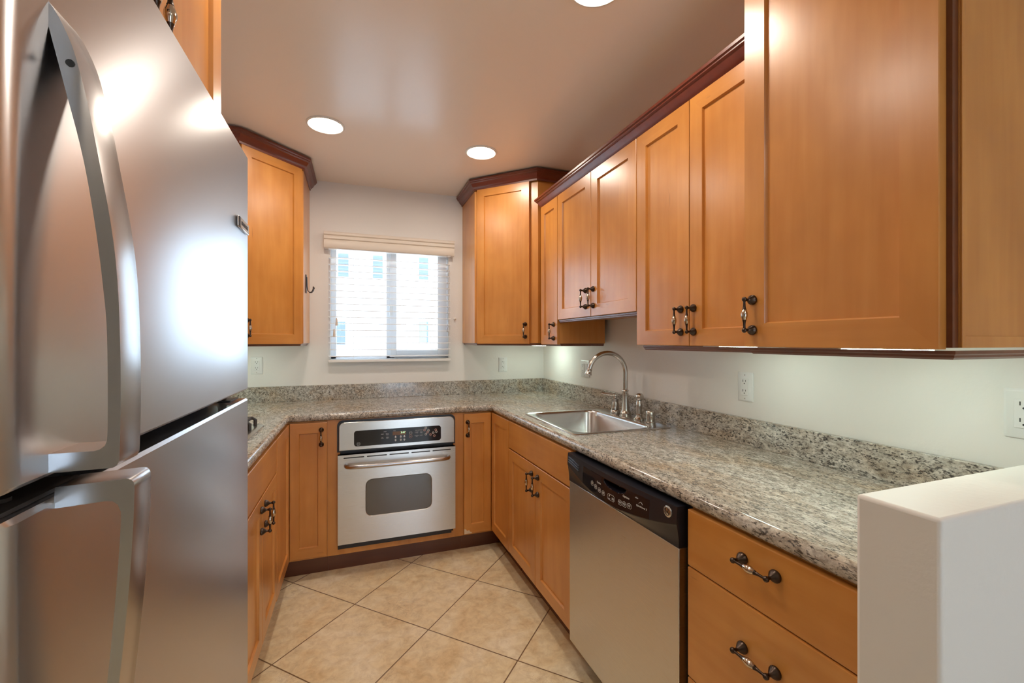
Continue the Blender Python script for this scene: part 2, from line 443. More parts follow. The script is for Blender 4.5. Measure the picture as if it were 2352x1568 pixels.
# sink base: world Y 2.302 -> 1.545
sb = base('sink_base_cabinet', 'maple base cabinet under the sink with false front and two doors left of the dishwasher', (cxr(2.296), 2.296, 0), RB, .728, hollow=True, depth=.57)
slab(sb, g, .728 - g, .7185, .868, name='false_front')
door(sb, g, .368 - g, .132, .712, hx=.368 - .036, hz=.626); door(sb, .368 + g, .728 - g, .132, .712, hx=.368 + .036, hz=.626)
# drawer base right of dishwasher
db = base('drawer_base_cabinet', 'maple drawer cabinet between the dishwasher and the white half wall', (cxr(.928), .928, 0), RB, .448)
for z0, z1, hz in ((.719, .868, .8175), (.4245, .7155, .6134), (.142, .421, .34)): slab(db, g, .446, z0, z1, hz=hz)
for c in db.children:
    for h in c.children: h.location.x = .216
# right corner cabinet (L-shaped, two doors meeting in the corner)
rc = empty('corner_base_cabinet', (cx, YB + DT, 0)); tag(rc, 'maple corner base cabinet in the right back corner with two doors meeting inside', 'cabinet')
mb = MB(); poly = [(-.197, 0), (0, 0), (.0065, -.318), (.60, -.318), (.60, .60), (-.197, .60)]
mb.prism([(a, b) for a, b in poly], TKH, BT); mb.build('cabinet_box', WV, rc, bev=.0008)
poly2 = [(-.197, .062), (.062, .062), (.068, -.318), (.60, -.318), (.60, .60), (-.197, .60)]
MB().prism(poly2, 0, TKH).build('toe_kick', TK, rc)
d = door(rc, -.197 + g, -DT - .002, .125, .866, st=.045, rail=.057, hx=-.197 + .024, hz=.775)
ch = MB().prism([(0, 0), (.050, 0), (.046, .006), (.036, .010), (.032, .020), (.018, .018), (.010, .028), (0, .030)], 0, .0012, fn=lambda a, b, c: (-.1945 + a, -DT - c, .1255 + b)).build('chipped_corner', RAWW, d, smooth=0)
ch['label'] = 'pale bare wood where the veneer chipped'
d2 = door(rc, .002 + DT, .329 - g, .128, .867, st=.045, rail=.057); d2.rotation_euler = (0, 0, RB)
# left corner cabinet
lx = XL - DT
lc = empty('corner_base_cabinet', (lx, YB + DT, 0)); tag(lc, 'maple corner base cabinet in the left back corner beside the oven', 'cabinet')
poly = [(-.60, -.405), (0, -.405), (0, 0), (.209, 0), (.209, .60), (-.60, .60)]
MB().prism(poly, TKH, BT).build('cabinet_box', WV, lc, bev=.0008)
poly2 = [(-.60, -.405), (-.062, -.405), (-.062, .062), (.209, .062), (.209, .60), (-.60, .60)]
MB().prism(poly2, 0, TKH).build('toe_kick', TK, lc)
door(lc, DT + .002, .209 - g, .125, .866, st=.045, rail=.057, hx=.209 - .030, hz=.785)
d = door(lc, -.405 + g, -DT - .002, .125, .866, st=.045, rail=.057); d.rotation_euler = (0, 0, LF)
# oven cabinet
OX0, OX1 = -.1535, .6225
oc = empty('oven_cabinet', (0, YB + DT, 0)); tag(oc, 'maple cabinet frame built around the wall oven', 'cabinet')
mb = MB(); mb.box(OX0, -.088, 0, .60, TKH, BT).box(.560, OX1, 0, .60, TKH, BT).box(-.088, .560, 0, .02, .855, BT).box(-.088, .560, 0, .60, TKH, .150)
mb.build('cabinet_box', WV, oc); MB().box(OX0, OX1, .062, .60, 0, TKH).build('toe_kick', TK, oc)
# cooktop cabinet on the left, world Y 1.575 -> 2.221
kb = base('cooktop_base_cabinet', 'maple base cabinet under the cooktop with false drawer and two doors', (lx, 1.575, 0), LF, .646)
slab(kb, g, .646 - g, .722, .866, name='false_front')
door(kb, g, .325 - g, .138, .714, hx=.325 - .030, hz=.631); door(kb, .325 + g, .646 - g, .138, .714, hx=.325 + .045, hz=.631)
nb = base('narrow_base_cabinet', 'narrow maple base cabinet between the fridge and the cooktop cabinet, mostly hidden by the fridge', (lx, 1.20, 0), LF, .374)
door(nb, g, .374 - g, .138, .866, hx=.245, hz=.80)

# ------------------------------------------------------------------ worktop
wt = empty('worktop', (0, 0, CT)); tag(wt, 'speckled beige and grey granite worktop running round three sides of the kitchen', 'worktop')
e_ = .02; fb, fl = YB - .003 + e_, XL + .003 - e_
def fr(y): return XR - .003 + e_ + SK * (YB - y)
mb = MB(); z0, z1 = -.040, 0
SXa, SXb, SYa, SYb = .900, 1.370, 1.655, 2.205
y_end, yl_end = PY1 + .003, 1.195
mb.box(L + .002, R - .002, fb, B - .002, z0, z1)
mb.box(L + .002, fl, yl_end, fb, z0, z1)
mb.prism([(fr(y_end), y_end), (SXa, y_end), (SXa, fb), (fr(fb), fb)], z0, z1).box(SXb, R - .002, y_end, fb, z0, z1).box(SXa, SXb, y_end, SYa, z0, z1).box(SXa, SXb, SYb, fb, z0, z1)
prof = [(0, 0)] + [(e_ * math.sin(t), -.02 + e_ * math.cos(t)) for t in [PI * i / 12 for i in range(0, 13)]][0:] + [(0, -.04)]
pr2 = []
for p in prof:
    if not pr2 or (abs(p[0] - pr2[-1][0]) + abs(p[1] - pr2[-1][1])) > 1e-6: pr2.append(p)
mb.sweep([(fl, yl_end), (fl, fb), (fr(fb), fb), (fr(y_end), y_end)], pr2)
mb.build('slab', GR, wt, smooth=50)
bt = 1.016 - CT
mb = MB(); th_ = .02
mb.box(L + .002, R - .002, B - .002 - th_, B - .002, 0, bt).box(R - .002 - th_, R - .002, y_end, B - .002 - th_, 0, bt).box(L + .002, L + .002 + th_, yl_end, B - .002 - th_, 0, bt)
mb.build('backsplash', GR, wt, bev=.0015)

# ------------------------------------------------------------------ sink
sk = empty('sink', (1.130, 1.930, CT)); tag(sk, 'square stainless steel drop-in sink set in the right worktop', 'sink')
def ring(x0, x1, y0, y1, r, z, n=6): return [(a, b, z) for a, b in rrect(x0, x1, y0, y1, r, n)]
o_ = (-.258, .255, -.302, .302); bw = (-.222, .165, -.270, .272)
rings = [ring(*o_, .03, .0005), ring(*o_, .03, .003), ring(o_[0] + .006, o_[1] - .006, o_[2] + .006, o_[3] - .006, .026, .0055),
         ring(o_[0] + .012, o_[1] - .012, o_[2] + .012, o_[3] - .012, .022, .0040), ring(bw[0] - .006, bw[1] + .006, bw[2] - .006, bw[3] + .006, .07, .0040),
         ring(*bw, .065, .001), ring(bw[0] + .004, bw[1] - .004, bw[2] + .004, bw[3] - .004, .062, -.008),
         ring(bw[0] + .012, bw[1] - .012, bw[2] + .012, bw[3] - .012, .058, -.150), ring(bw[0] + .022, bw[1] - .022, bw[2] + .022, bw[3] - .022, .05, -.172), ring(bw[0] + .045, bw[1] - .045, bw[2] + .045, bw[3] - .045, .035, -.180)]
MB().loft(rings, cap0=False).build('basin', SINKM, sk, smooth=50)
MB().lathe([(.042, .0), (.042, .003), (.030, .002), (.026, -.002), (0, -.002)], (-.03, 0, -.180)).build('drain', NICKEL, sk)
fa = empty('faucet', (1.345, 1.955, CT + .004)); tag(fa, 'tall gooseneck faucet in brushed nickel with side lever at the back of the sink', 'faucet')
mb = MB().lathe([(.031, 0), (.031, .006), (.028, .012), (.029, .018), (.024, .026), (.021, .034), (.0155, .105), (.0150, .112), (.0185, .114), (.0185, .119), (.0150, .121), (.0150, .132), (.0180, .135), (.0165, .139), (.0125, .142), (0, .142)], n=28)
mb.build('faucet_body', NICKEL, fa)
path = []; top = .232; rr = .104
for i in range(5): path.append((0, 0, .138 + (top - .138) * i / 4))
dirx, diry = -math.cos(.10), math.sin(.10)
for i in range(1, 25):
    t = math.radians(168) * i / 24; q = rr * (1 - math.cos(t)); path.append((dirx * q, diry * q, top + rr * math.sin(t)))
px, py, pz = path[-1]
MB().tube(path, .0122, 16).build('spout', NICKEL, fa, smooth=60)
a = Vector(path[-1]); dv = (Vector(path[-1]) - Vector(path[-2])).normalized()
MB().tube([a, a + dv * .004, a + dv * .006, a + dv * .018, a + dv * .026, a + dv * .030], [.0125, .0145, .0135, .0150, .0185, .0185], 16).build('spout_tip', NICKEL, fa)
fh = MB().lathe([(.027, 0), (.027, .010), (.025, .018), (.0215, .022), (.0225, .028), (.0185, .058), (.0170, .066), (.0185, .068), (.0185, .082), (.011, .086), (.011, .094), (.0145, .098), (.013, .106), (.007, .110), (0, .110)], (-.004, .090, 0), n=24)
fh.tube([(-.004, .090, .101), (-.03, .108, .104), (-.060, .130, .108), (-.066, .134, .108)], [.0065, .0055, .0075, .004], 12); fh.build('lever_handle', NICKEL, fa)
sp = MB().lathe([(.026, 0), (.026, .006), (.020, .013), (.0175, .016), (.0175, .028), (.014, .032), (.0150, .070), (.0155, .085), (.0135, .088), (.0135, .105), (0, .106)], n=24)
sp.lathe([(0, -.018), (.012, -.018), (.0185, -.010), (.0195, .004), (.017, .010), (.009, .012), (.006, .008), (0, .008)], (0, -.004, .117), 'y', 24)
s1 = sp.build('side_sprayer', NICKEL, loc=(1.345, 1.838, CT + .004)); tag(s1, 'brushed nickel side sprayer standing right of the faucet', 'sprayer')
ag = MB().lathe([(.0225, 0), (.0225, .010), (.0205, .012), (.0205, .034), (.0215, .036), (.0215, .058), (.018, .063), (0, .064)], n=24).build('air_gap', NICKEL, loc=(1.330, 1.728, CT + .004)); tag(ag, 'short chrome air gap cap at the right end of the sink rim', 'air gap')

# ------------------------------------------------------------------ cooktop
ct = empty('cooktop', (0, 0, CT)); tag(ct, 'gas cooktop with black grates on the left worktop, mostly hidden behind the fridge', 'cooktop')
cX0, cX1, cY0, cY1 = -.925, -.412, 1.60, 2.335
MB().loft([ring(cX0, cX1, cY0, cY1, .02, .0005), ring(cX0, cX1, cY0, cY1, .02, .006), ring(cX0 + .012, cX1 - .012, cY0 + .012, cY1 - .012, .015, .011), ring(cX0 + .03, cX1 - .03, cY0 + .03, cY1 - .03, .012, .007)]).build('cooktop_pan', SINKM, ct)
def grate(yc):
    mb = MB(); x0, x1, y0, y1 = cX0 + .04, cX1 - .035, yc - .165, yc + .165; r = .008; z = .042
    for yy in (y0, yc - .05, yc + .05, y1): mb.tube([(x0, yy, .008), (x0, yy, z - .008), (x0 + .010, yy, z), (x1 - .010, yy, z), (x1, yy, z - .008), (x1, yy, .008)], r, 8)
    for xx in (x0 + .02, (x0 + x1) / 2, x1 - .02): mb.tube([(xx, y0, z), (xx, y1, z)], r, 8)
    mb.build('grate', IRON, ct)
    for xx in (x0 + .10, x1 - .10): MB().lathe([(.045, .008), (.045, .018), (.03, .022), (.03, .028), (0, .028)], (xx, yc, 0)).build('burner', IRON, ct)
grate(2.145); grate(1.80)

# ------------------------------------------------------------------ wall oven
ov = empty('wall_oven', (0, YB, 0)); tag(ov, 'stainless steel wall oven with black control strip under the back worktop', 'oven')
a0, a1 = -.099, .566
MB().box(-.085, .557, .024, .56, .152, .852).build('oven_chassis', DGREY, ov)
def ypr(poly, y0, y1, m=0, mb=None):
    mb = mb or MB(); return mb.prism(poly, y0, y1, m, fn=lambda a, b, c: (a, c, b))
def toparch(x0, x1, z0, z1, r, n=6):
    P = [(x0, z0), (x1, z0)]
    for cx_, a in ((x1 - r, 0), (x0 + r, PI / 2)):
        for i in range(n + 1): t = a + PI / 2 * i / n; P.append((cx_ + r * math.cos(t), z1 - r + r * math.sin(t)))
    return P
ypr(toparch(a0 - .004, a1 + .004, .690, .868, .03), .010, .0195).build('black_trim', BLACK, ov)
ypr(toparch(a0 + .006, a1 - .004, .700, .858, .028), -.004, .010).build('control_panel', STEEL, ov, bev=.002)
cp = ypr(rrect(-.014, .480, .719, .808, .016), -.0055, -.004).build('control_glass', GLOSS, ov)
ypr([(.197, .768), (.274, .768), (.274, .789), (.197, .789)], -.0062, -.0055).build('clock_display', DISP, ov)
Y_ = -.0064
text('3:47', .016, DIG, ov, (.256, Y_, .7815), name='clock_digits')
def words(lst, parent, mat=PRINT, y=Y_, name='printed_marks'):
    for b_, s_, x, z in lst: text(b_, s_, mat, parent, (x, y, z), name=name)
def ringm(x, z, r, wd, y, parent, name, mat=PRINT, n=20, sy=1.0):
    mb = MB(); R1 = [(x + r * math.cos(2 * PI * i / n), y, z + sy * r * math.sin(2 * PI * i / n)) for i in range(n)]
    R2 = [(x + (r - wd) * math.cos(2 * PI * i / n), y, z + sy * (r - wd) * math.sin(2 * PI * i / n)) for i in range(n)]
    return mb.loft([R1, R2], cap0=False, cap1=False).build(name, mat, parent, smooth=0)
words([('OVEN', .0060, .155, .792), ('BAKE', .0062, .140, .779), ('BROIL', .0062, .168, .779), ('HI/LO', .0050, .168, .773), ('SELF\nCLEAN', .0050, .140, .757), ('OVEN\nLIGHT', .0050, .168, .757),
       ('COOK', .0045, .208, .794), ('START', .0050, .300, .775), ('OFF', .0055, .300, .755), ('TIME CONTROLS', .0055, .348, .788), ('KITCHEN\nTIMER', .0050, .335, .775), ('DELAY\nSTART', .0050, .362, .775), ('COOKING\nTIME', .0050, .335, .754), ('CLOCK', .0055, .362, .757)], ov)
ringm(.300, .775, .0095, .0010, Y_, ov, 'button_ring'); ringm(.300, .755, .0095, .0010, Y_, ov, 'button_ring', PINK)
mb = MB()
for x in (.214, .244, .264):
    for z, s in ((.757, 1), (.740, -1)):
        b = len(mb.v); mb.v += [(x - .006, Y_, z), (x + .006, Y_, z), (x, Y_, z + .009 * s)]; mb.face((b, b + 1, b + 2))
        b = len(mb.v); mb.v += [(x - .004, Y_, z - .002 * s), (x + .004, Y_, z - .002 * s), (x + .004, Y_, z - .005 * s), (x - .004, Y_, z - .005 * s)]; mb.face((b, b + 1, b + 2, b + 3))
mb.build('arrow_buttons', PRINT, ov, smooth=0)
for i, (x, z) in enumerate([(.389, .799), (.381, .786), (.405, .783), (.399, .772), (.389, .761), (.417, .757), (.433, .767), (.448, .784), (.452, .772), (.440, .749)]):
    ringm(x, z, .0068, .0022, Y_, ov, 'number_key', PINK if i % 2 else PRINT, 12); text('2580369147'[i], .006, PRINT, ov, (x, Y_, z), name='number_mark')
ringm(.010, .733, .0095, .0012, Y_, ov, 'logo_ring', LOGO, 24); text('GE', .0095, LOGO, ov, (.010, Y_, .733), name='logo_letters')
# oven door
od = empty('oven_door', (0, 0, 0), 0, ov)
dz0, dz1 = .178, .678
wx0, wx1, wz0, wz1 = .047, .424, .318, .532
mb = MB(); out = [(a0, dz0), (a1, dz0), (a1, dz1), (a0, dz1)]
n = 6; hole = rrect(wx0, wx1, wz0, wz1, .040, n)
# front plate with rounded hole: bridge hole ring to a matching outer ring
outer = []
for k, (cx_, cz_) in enumerate(((a1, dz1), (a0, dz1), (a0, dz0), (a1, dz0))): outer += [(cx_, cz_)] * (n + 1)
yf = -.018
def R3(p, y): return [(a, y, b) for a, b in p]
rin = rrect(wx0 + .004, wx1 - .004, wz0 + .004, wz1 - .004, .036, n)
b = len(mb.v); nn = len(hole)
mb.v += R3(hole, yf); mb.v += R3([(a1, dz1), (a0, dz1), (a0, dz0), (a1, dz0)], yf)
for q in range(4):
    for i in range(n): mb.face((b + q * (n + 1) + i, b + q * (n + 1) + i + 1, b + nn + q))
    j = (q + 1) % 4
    mb.face((b + q * (n + 1) + n, b + (j * (n + 1)), b + nn + j, b + nn + q))
mb.loft([R3(hole, yf), R3(rin, yf + .004)], cap0=False, cap1=False)
mb.loft([R3([(a1, dz1), (a0, dz1), (a0, dz0), (a1, dz0)], yf), R3([(a1, dz1), (a0, dz1), (a0, dz0), (a1, dz0)], .010)], cap0=False, cap1=True)
od_m = mb.build('door_panel', STEEL, od, smooth=30)
ypr(rin, yf + .002, yf + .004).build('door_glass', OVG, od)
# vent slots, handle, kick
for i in range(5):
    x = a0 + .030 + i * .124
    ypr(rrect(x, x + .110, .6585, .6645, .0029, 3), yf - .0006, yf - .0001).build('vent_slot', SLOT, od, smooth=0)
hp = []
for i in range(21):
    u = i / 20; x = -.066 + .598 * u; hp.append((x, yf - .052 * min(1, math.sin(PI * min(u, 1 - u) * 3.3) if min(u, 1 - u) < .152 else 1) - .001, .622 + .0))
hp = [(-.056, yf, .618)] + [(-.055, yf - .012, .618), (-.048, yf - .030, .619), (-.030, yf - .044, .620), (.0, yf - .051, .621)] + [(.05 + .0915 * i, yf - .053, .621) for i in range(5)] + [(.467, yf - .051, .621), (.497, yf - .044, .620), (.515, yf - .030, .619), (.522, yf - .012, .618), (.523, yf, .618)]
MB().tube(hp, .0115, 14, flat=1.05).build('oven_handle', HND, od, smooth=60)
MB().box(a0, a1 - .02, .004, .016, .146, .177).build('lower_vent', BLACK, ov)

# ------------------------------------------------------------------ dishwasher
dw = empty('dishwasher', (XR + SK * (YB - 1.560), 1.560, 0), RB); tag(dw, 'stainless steel dishwasher with black control panel right of the sink cabinet', 'dishwasher')
W = .616
MB().box(.002, W - .002, .03, .57, .10, .866).build('tub', DGREY, dw)
MB().box(.004, W - .004, .08, .55, .0, .10).build('toe_kick', BLACK, dw)
MB().box(.001, W - .001, -.012, .03, .115, .7545).build('door_panel', STEEL, dw, bev=.002)
MB().box(W + .001, W + .012, .025, .5, .0, .868).build('filler_strip', DGREY, dw)
PB, PT = .7555, .868
def zc_(u): return .820 - .046 * math.sin(PI * min(max(u, 0), 1)) ** .85
def bulge(u, z):
    s = math.sin(PI * min(max(u, 0), 1)); zc = zc_(u); o = .009 + .020 * s ** 1.3
    if z >= zc: q = (z - zc) / (PT - zc); return o * (1 - .25 * q ** 2)
    q = (zc - z) / (zc - PB + 1e-6); return max(.001, o * (1 - q) ** 1.3 - .001)
mb = MB(); NX, NB, NTp = 150, 8, 44
for j in range(NB + NTp + 1):
    for i in range(NX + 1):
        u = i / NX; x = u * W; zc = zc_(u)
        z = PB + (zc - .0005 - PB) * j / NB if j <= NB else zc + (PT - zc) * (j - NB) / NTp
        y = -.012 - bulge(u, z)
        px_ = (x - .347) / .060; lowz = .829 + .013 * abs(px_) ** 3; hiz = .8505
        if abs(px_) < 1 and lowz < z < hiz: y += .030 * min(1, (1 - abs(px_)) * 9) * min(1, (z - lowz) / .005) * min(1, (hiz - z) / .0015)
        mb.v.append((x, y, z))
for j in range(NB + NTp):
    for i in range(NX):
        u = (i + .5) / NX; x = u * W; zc = zc_(u); z = PB if j < NB else zc + (PT - zc) * (j - NB + .5) / NTp
        gl = .139 < x < .512 and j > NB and z < .853
        k = j * (NX + 1) + i; mb.face((k, k + 1, k + NX + 2, k + NX + 1), 1 if gl else 0)
NZ = NB + NTp; nb_ = len(mb.v)
mb.v += [(0, .03, PB), (W, .03, PB), (W, .03, PT), (0, .03, PT)]
mb.face([i for i in range(NX + 1)] + [nb_ + 1, nb_]); mb.face([NZ * (NX + 1) + i for i in range(NX + 1)][::-1] + [nb_ + 3, nb_ + 2])
mb.face([j * (NX + 1) for j in range(NZ + 1)] + [nb_ + 3, nb_]); mb.face([j * (NX + 1) + NX for j in range(NZ + 1)] + [nb_ + 2, nb_ + 1])
dwp = mb.build('control_panel', [BLACK, GLOSS], dw, smooth=35)
for i in range(3):
    pts = []
    for x in (.012, .035, .06, .085, .105):
        z = .853 - i * .0095 - (x / .10) ** 1.5 * .010; pts.append((x, -.0125 - bulge(x / W, z), z))
    MB().tube(pts, .0030, 6).build('vent_fin', BLACK, dw)
def on(x, z, e=.0008): return (x, -.012 - bulge(x / W, max(z, zc_(x / W) + .0005)) - e, z)
def dtext(s, size, x, z, name='printed_marks', mat=PRINT):
    zz = max(z, zc_(x / W) + .001); sl = (bulge(x / W + .01, zz) - bulge(x / W - .01, zz)) / (.02 * W)
    text(s, size, mat, dw, on(x, z, .0008), (PI / 2, 0, -math.atan(sl)), name)
def drect(x, z, w_, h_, name='button_outline'):
    P1 = rrect(x - w_ / 2, x + w_ / 2, z - h_ / 2, z + h_ / 2, min(w_, h_) * .42, 5); t_ = .0009
    P2 = rrect(x - w_ / 2 + t_, x + w_ / 2 - t_, z - h_ / 2 + t_, z + h_ / 2 - t_, min(w_, h_) * .42 - t_ * .6, 5)
    MB().loft([[on(a, b, .0008) for a, b in P1], [on(a, b, .0008) for a, b in P2]], cap0=False, cap1=False).build(name, PRINT, dw, smooth=0)
dtext('Cycles', .0095, .260, .8275)
for x, z, s in ((.216, .8125, 'HEAVY\nWASH'), (.2405, .8080, 'NORM\nWASH'), (.266, .8045, 'LIGHT\nWASH'), (.291, .8020, 'RINSE\nONLY')):
    drect(x, z, .0185, .0150); dtext(s, .0040, x, z); dtext('.', .010, x, z + .0112)
drect(.336, .8020, .040, .0195); dtext('P', .012, .327, .8045); dtext('START', .0038, .327, .7960); dtext('HOLD\nSTART', .0042, .347, .8005); dtext('.', .010, .340, .8150); dtext('.', .010, .348, .8150)
for x, z, s in ((.384, .8025, 'HEATED\nDRY'), (.406, .8040, 'ADDED\nHEAT'), (.429, .8065, 'DELAY\nHRS')):
    drect(x, z, .0200, .0155); dtext(s, .0040, x, z); dtext('.', .010, x, z + .0115)
dtext('Options', .0095, .412, .8285); dtext('CLEAN', .0042, .459, .842); dtext('.', .010, .459, .8475)
dtext('QuietPower 3', .0078, .482, .8215)
MB().tube([on(.470 + .0016 * k, .829 + .006 * math.sin(PI * k / 10), .0006) for k in range(11)], .0005, 6).build('printed_marks', PRINT, dw)
lg = empty('logo', on(.584, .8455, .0), 0, dw)
MB().lathe([(0, -.0035), (.0130, -.0035), (.0155, -.0020), (.0160, 0), (0, .003)], axis='y', n=28).build('logo_disc', LOGO, lg)
ringm(0, 0, .0105, .0011, -.0040, lg, 'logo_ring', BLACK, 28); text('GE', .0105, BLACK, lg, (0, -.0041, 0), name='logo_letters')
for k in range(4):
    t0 = k * PI / 2 + .5; MB().tube([((.0098 - .003 * j / 5) * math.cos(t0 + .18 * j), -.0041, (.0098 - .003 * j / 5) * math.sin(t0 + .18 * j)) for j in range(6)], .0005, 5).build('logo_curl', BLACK, lg)

# ------------------------------------------------------------------ wall cabinets
UZ0 = 1.300; UB = 1.303
RAIL = [(-.014, 1.2975), (0, 1.2975), (0, 1.2915), (-.003, 1.2890), (-.003, 1.2850), (-.007, 1.2810), (-.014, 1.2810)]
def crown_prof(z0):
    return [(0, z0), (.007, z0), (.009, z0 + .010), (.014, z0 + .014), (.022, z0 + .022), (.032, z0 + .040), (.036, z0 + .042), (.040, z0 + .046), (.040, z0 + .050), (.046, z0 + .054), (.046, z0 + .064), (0, z0 + .064)]
def world_part(e, mb, name, mat, **k):
    """mesh given in world coordinates, stored in the frame of its thing"""
    inv = (Matrix.Translation(e.location) @ Matrix.Rotation(e.rotation_euler.z, 4, 'Z')).inverted()
    mb.v = [tuple(inv @ Vector(p)) for p in mb.v]
    return mb.build(name, mat, e, **k)
XU = 1.110                                # carcass front of the right wall cabinets (doors 2 cm proud)
# right diagonal corner cabinet
DP1, DP2 = (.763, 2.857), (1.076, 2.544)
q = DT / math.sqrt(2)
def diag(name, label, p1, p2, ang, poly, dx0, dx1, hx, crown, rail):
    e = empty(name, (p1[0], p1[1], 0), ang); tag(e, label, 'cabinet')
    world_part(e, MB().prism(poly, UB, 2.372), 'cabinet_box', WV, bev=.001)
    door(e, dx0, dx1, UZ0, 2.352, y=-.0005, st=.055, rail=.055, hx=hx, hz=1.386)
    world_part(e, MB().sweep(crown, crown_prof(2.345)), 'crown_moulding', CH, smooth=30)
    world_part(e, MB().sweep(rail, [(a, z + .007) for a, z in RAIL]), 'light_rail', RAILM, smooth=30)
    return e
# carcass lies 2 cm behind the door face plane given by DP1-DP2
A1, A2 = (.777, 2.871), (1.090, 2.558)
rd = diag('diagonal_corner_wall_cabinet', 'tall diagonal maple wall cabinet in the right back corner, right of the window', (A1[0], A1[1]), A2, -PI / 4,
          [(.763, B - .002), (.763, 2.877), A1, A2, (1.096, 2.552), (R - .002, 2.552), (R - .002, B - .002)], .012, .398, .398 - .026,
          [(.763, B - .002), (.763, 2.866), (1.085, 2.544), (R - .003, 2.544)], [(.775, B - .002), (.775, 2.872), (1.085, 2.562), (1.30, 2.562)])
LA1, LA2 = (-.583, 2.604), (-.316, 2.871)
ld = diag('diagonal_corner_wall_cabinet', 'tall diagonal maple wall cabinet left of the window, partly behind the fridge', (LA1[0], LA1[1]), LA2, PI / 4,
          [(L + .002, 2.598), (-.589, 2.598), LA1, LA2, (-.302, 2.877), (-.302, B - .002), (L + .002, B - .002)], .006, .372, .032,
          [(L + .003, 2.590), (-.575, 2.590), (-.302, 2.863), (-.302, B - .002)], [(-.80, 2.606), (-.585, 2.606), (-.314, 2.877), (-.314, B - .002)])
# straight run on the right wall; local x = from far (window side) to near
UT = 2.156
def upper(name, label, y_far, y_near, x_face, z0, z1, depth_to=R - .002):
    e = empty(name, (x_face, y_far, 0), RT); tag(e, label, 'cabinet'); wdt = y_far - y_near
    MB().box(.001, wdt - .001, 0, depth_to - x_face, z0 + .003, z1 + .012).build('cabinet_box', WV, e, bev=.001)
    return e, wdt
n1, wd = upper('narrow_wall_cabinet', 'narrow one-door maple wall cabinet beside the diagonal corner cabinet', 2.540, 2.256, XU, 1.30, UT, 1.408)
door(n1, .052, wd - g, 1.297, UT, st=.045, rail=.055, hx=wd - .045, hz=1.374)
world_part(n1, MB().sweep([(XU + .004, 2.54), (XU + .004, 2.262), (1.405, 2.262)], [(a, z + .007) for a, z in RAIL]), 'light_rail', RAILM, smooth=30)
s2, wd = upper('short_wall_cabinet', 'short two-door maple wall cabinet above the sink', 2.254, 1.508, XU, 1.443, UT)
sm = 2.254 - 1.877
door(s2, g, sm - g, 1.440, UT, hx=sm - .048, hz=1.531); door(s2, sm + g, wd - g, 1.440, UT, hx=sm + .026, hz=1.531)
world_part(s2, MB().sweep([(XU - .012, 2.25), (XU - .012, 1.511)], [(a, z + .140) for a, z in RAIL]), 'light_rail', RAILM, smooth=30)
t3, wd = upper('double_wall_cabinet', 'tall two-door maple wall cabinet between the short one and the deep near cabinet', 1.506, .908, XU, 1.30, UT)
sm = 1.506 - 1.205
door(t3, g, sm - g, UZ0, UT, hx=sm - .040, hz=1.389); door(t3, sm + g, wd - g, UZ0, UT, hx=sm + .022, hz=1.389)
world_part(t3, MB().sweep([(1.40, 1.480), (XU - .006, 1.480), (XU - .006, .912)], RAIL), 'light_rail', RAILM, smooth=30)
b4, wd = upper('deep_wall_cabinet', 'large deep single-door maple wall cabinet nearest the viewer, above the half wall end', .905, .478, 1.026, 1.30, 2.372)
door(b4, g, wd - g, UZ0, 2.368, st=.062, rail=.062, hx=.030, hz=1.386)
world_part(b4, MB().sweep([(1.40, .901), (1.022, .901), (1.022, .464), (R - .003, .464)], [(a + .0, z) for a, z in RAIL]), 'light_rail', RAILM, smooth=30)
# applied end panel of the deep cabinet
mb = MB(); x0, x1, zz0, zz1 = 1.044, R - .003, 1.303, 2.372
mb.box(x0, x1, .468, .4785, zz0, zz1); mb.box(x0, x0 + .010, .464, .468, zz0, zz1); mb.box(x0 + .010, x1, .464, .468, zz0, zz0 + .022)
world_part(b4, mb, 'end_panel', WV, bev=.0008)
world_part(b4, MB().box(1.0262, 1.0438, .4700, .4788, 1.303, 2.372), 'frame_edge', TK)
# crown along the straight run
cr = MB().sweep([(1.20, 2.478), (1.104, 2.478), (1.104, .908)], crown_prof(2.146)).build('crown_moulding', CH, smooth=30)
tag(cr, 'long reddish-brown crown moulding strip along the top of the right wall cabinets', 'moulding')
# cabinet over the fridge
of = empty('over_fridge_cabinet', (-.320, .400, 0), LF); tag(of, 'two-door maple cabinet high above the fridge, cut off by the photo top', 'cabinet')
MB().box(0, .790, 0, .655, 1.762, 2.40).build('cabinet_box', WV, of, bev=.001)
door(of, g, .375 - g, 1.755, 2.36, hx=.375 - .022, hz=1.816); door(of, .375 + g, .790 - g, 1.755, 2.36, st=.060, hx=.375 + .026, hz=1.816)

# hook on the left diagonal cabinet side
hk = empty('coat_hook', (-.3015, 3.000, 1.68)); tag(hk, 'small black metal double hook on the side of the left diagonal cabinet', 'hook')
MB().box(0, .004, -.02, .02, -.06, .055).build('hook_plate', IRON, hk, bev=.002)
for s in (-1, 1):
    MB().tube([(.006, s * .004, .04), (.008, s * .005, -.02), (.012, s * .006, -.044), (.022, s * .010, -.056), (.034, s * .016, -.054), (.042, s * .022, -.042), (.046, s * .026, -.026)], .0028, 8).lathe([(0, -.005), (.0045, -.002), (.0045, .002), (0, .005)], (.046, s * .026, -.024)).build('hook_prong', IRON, hk)

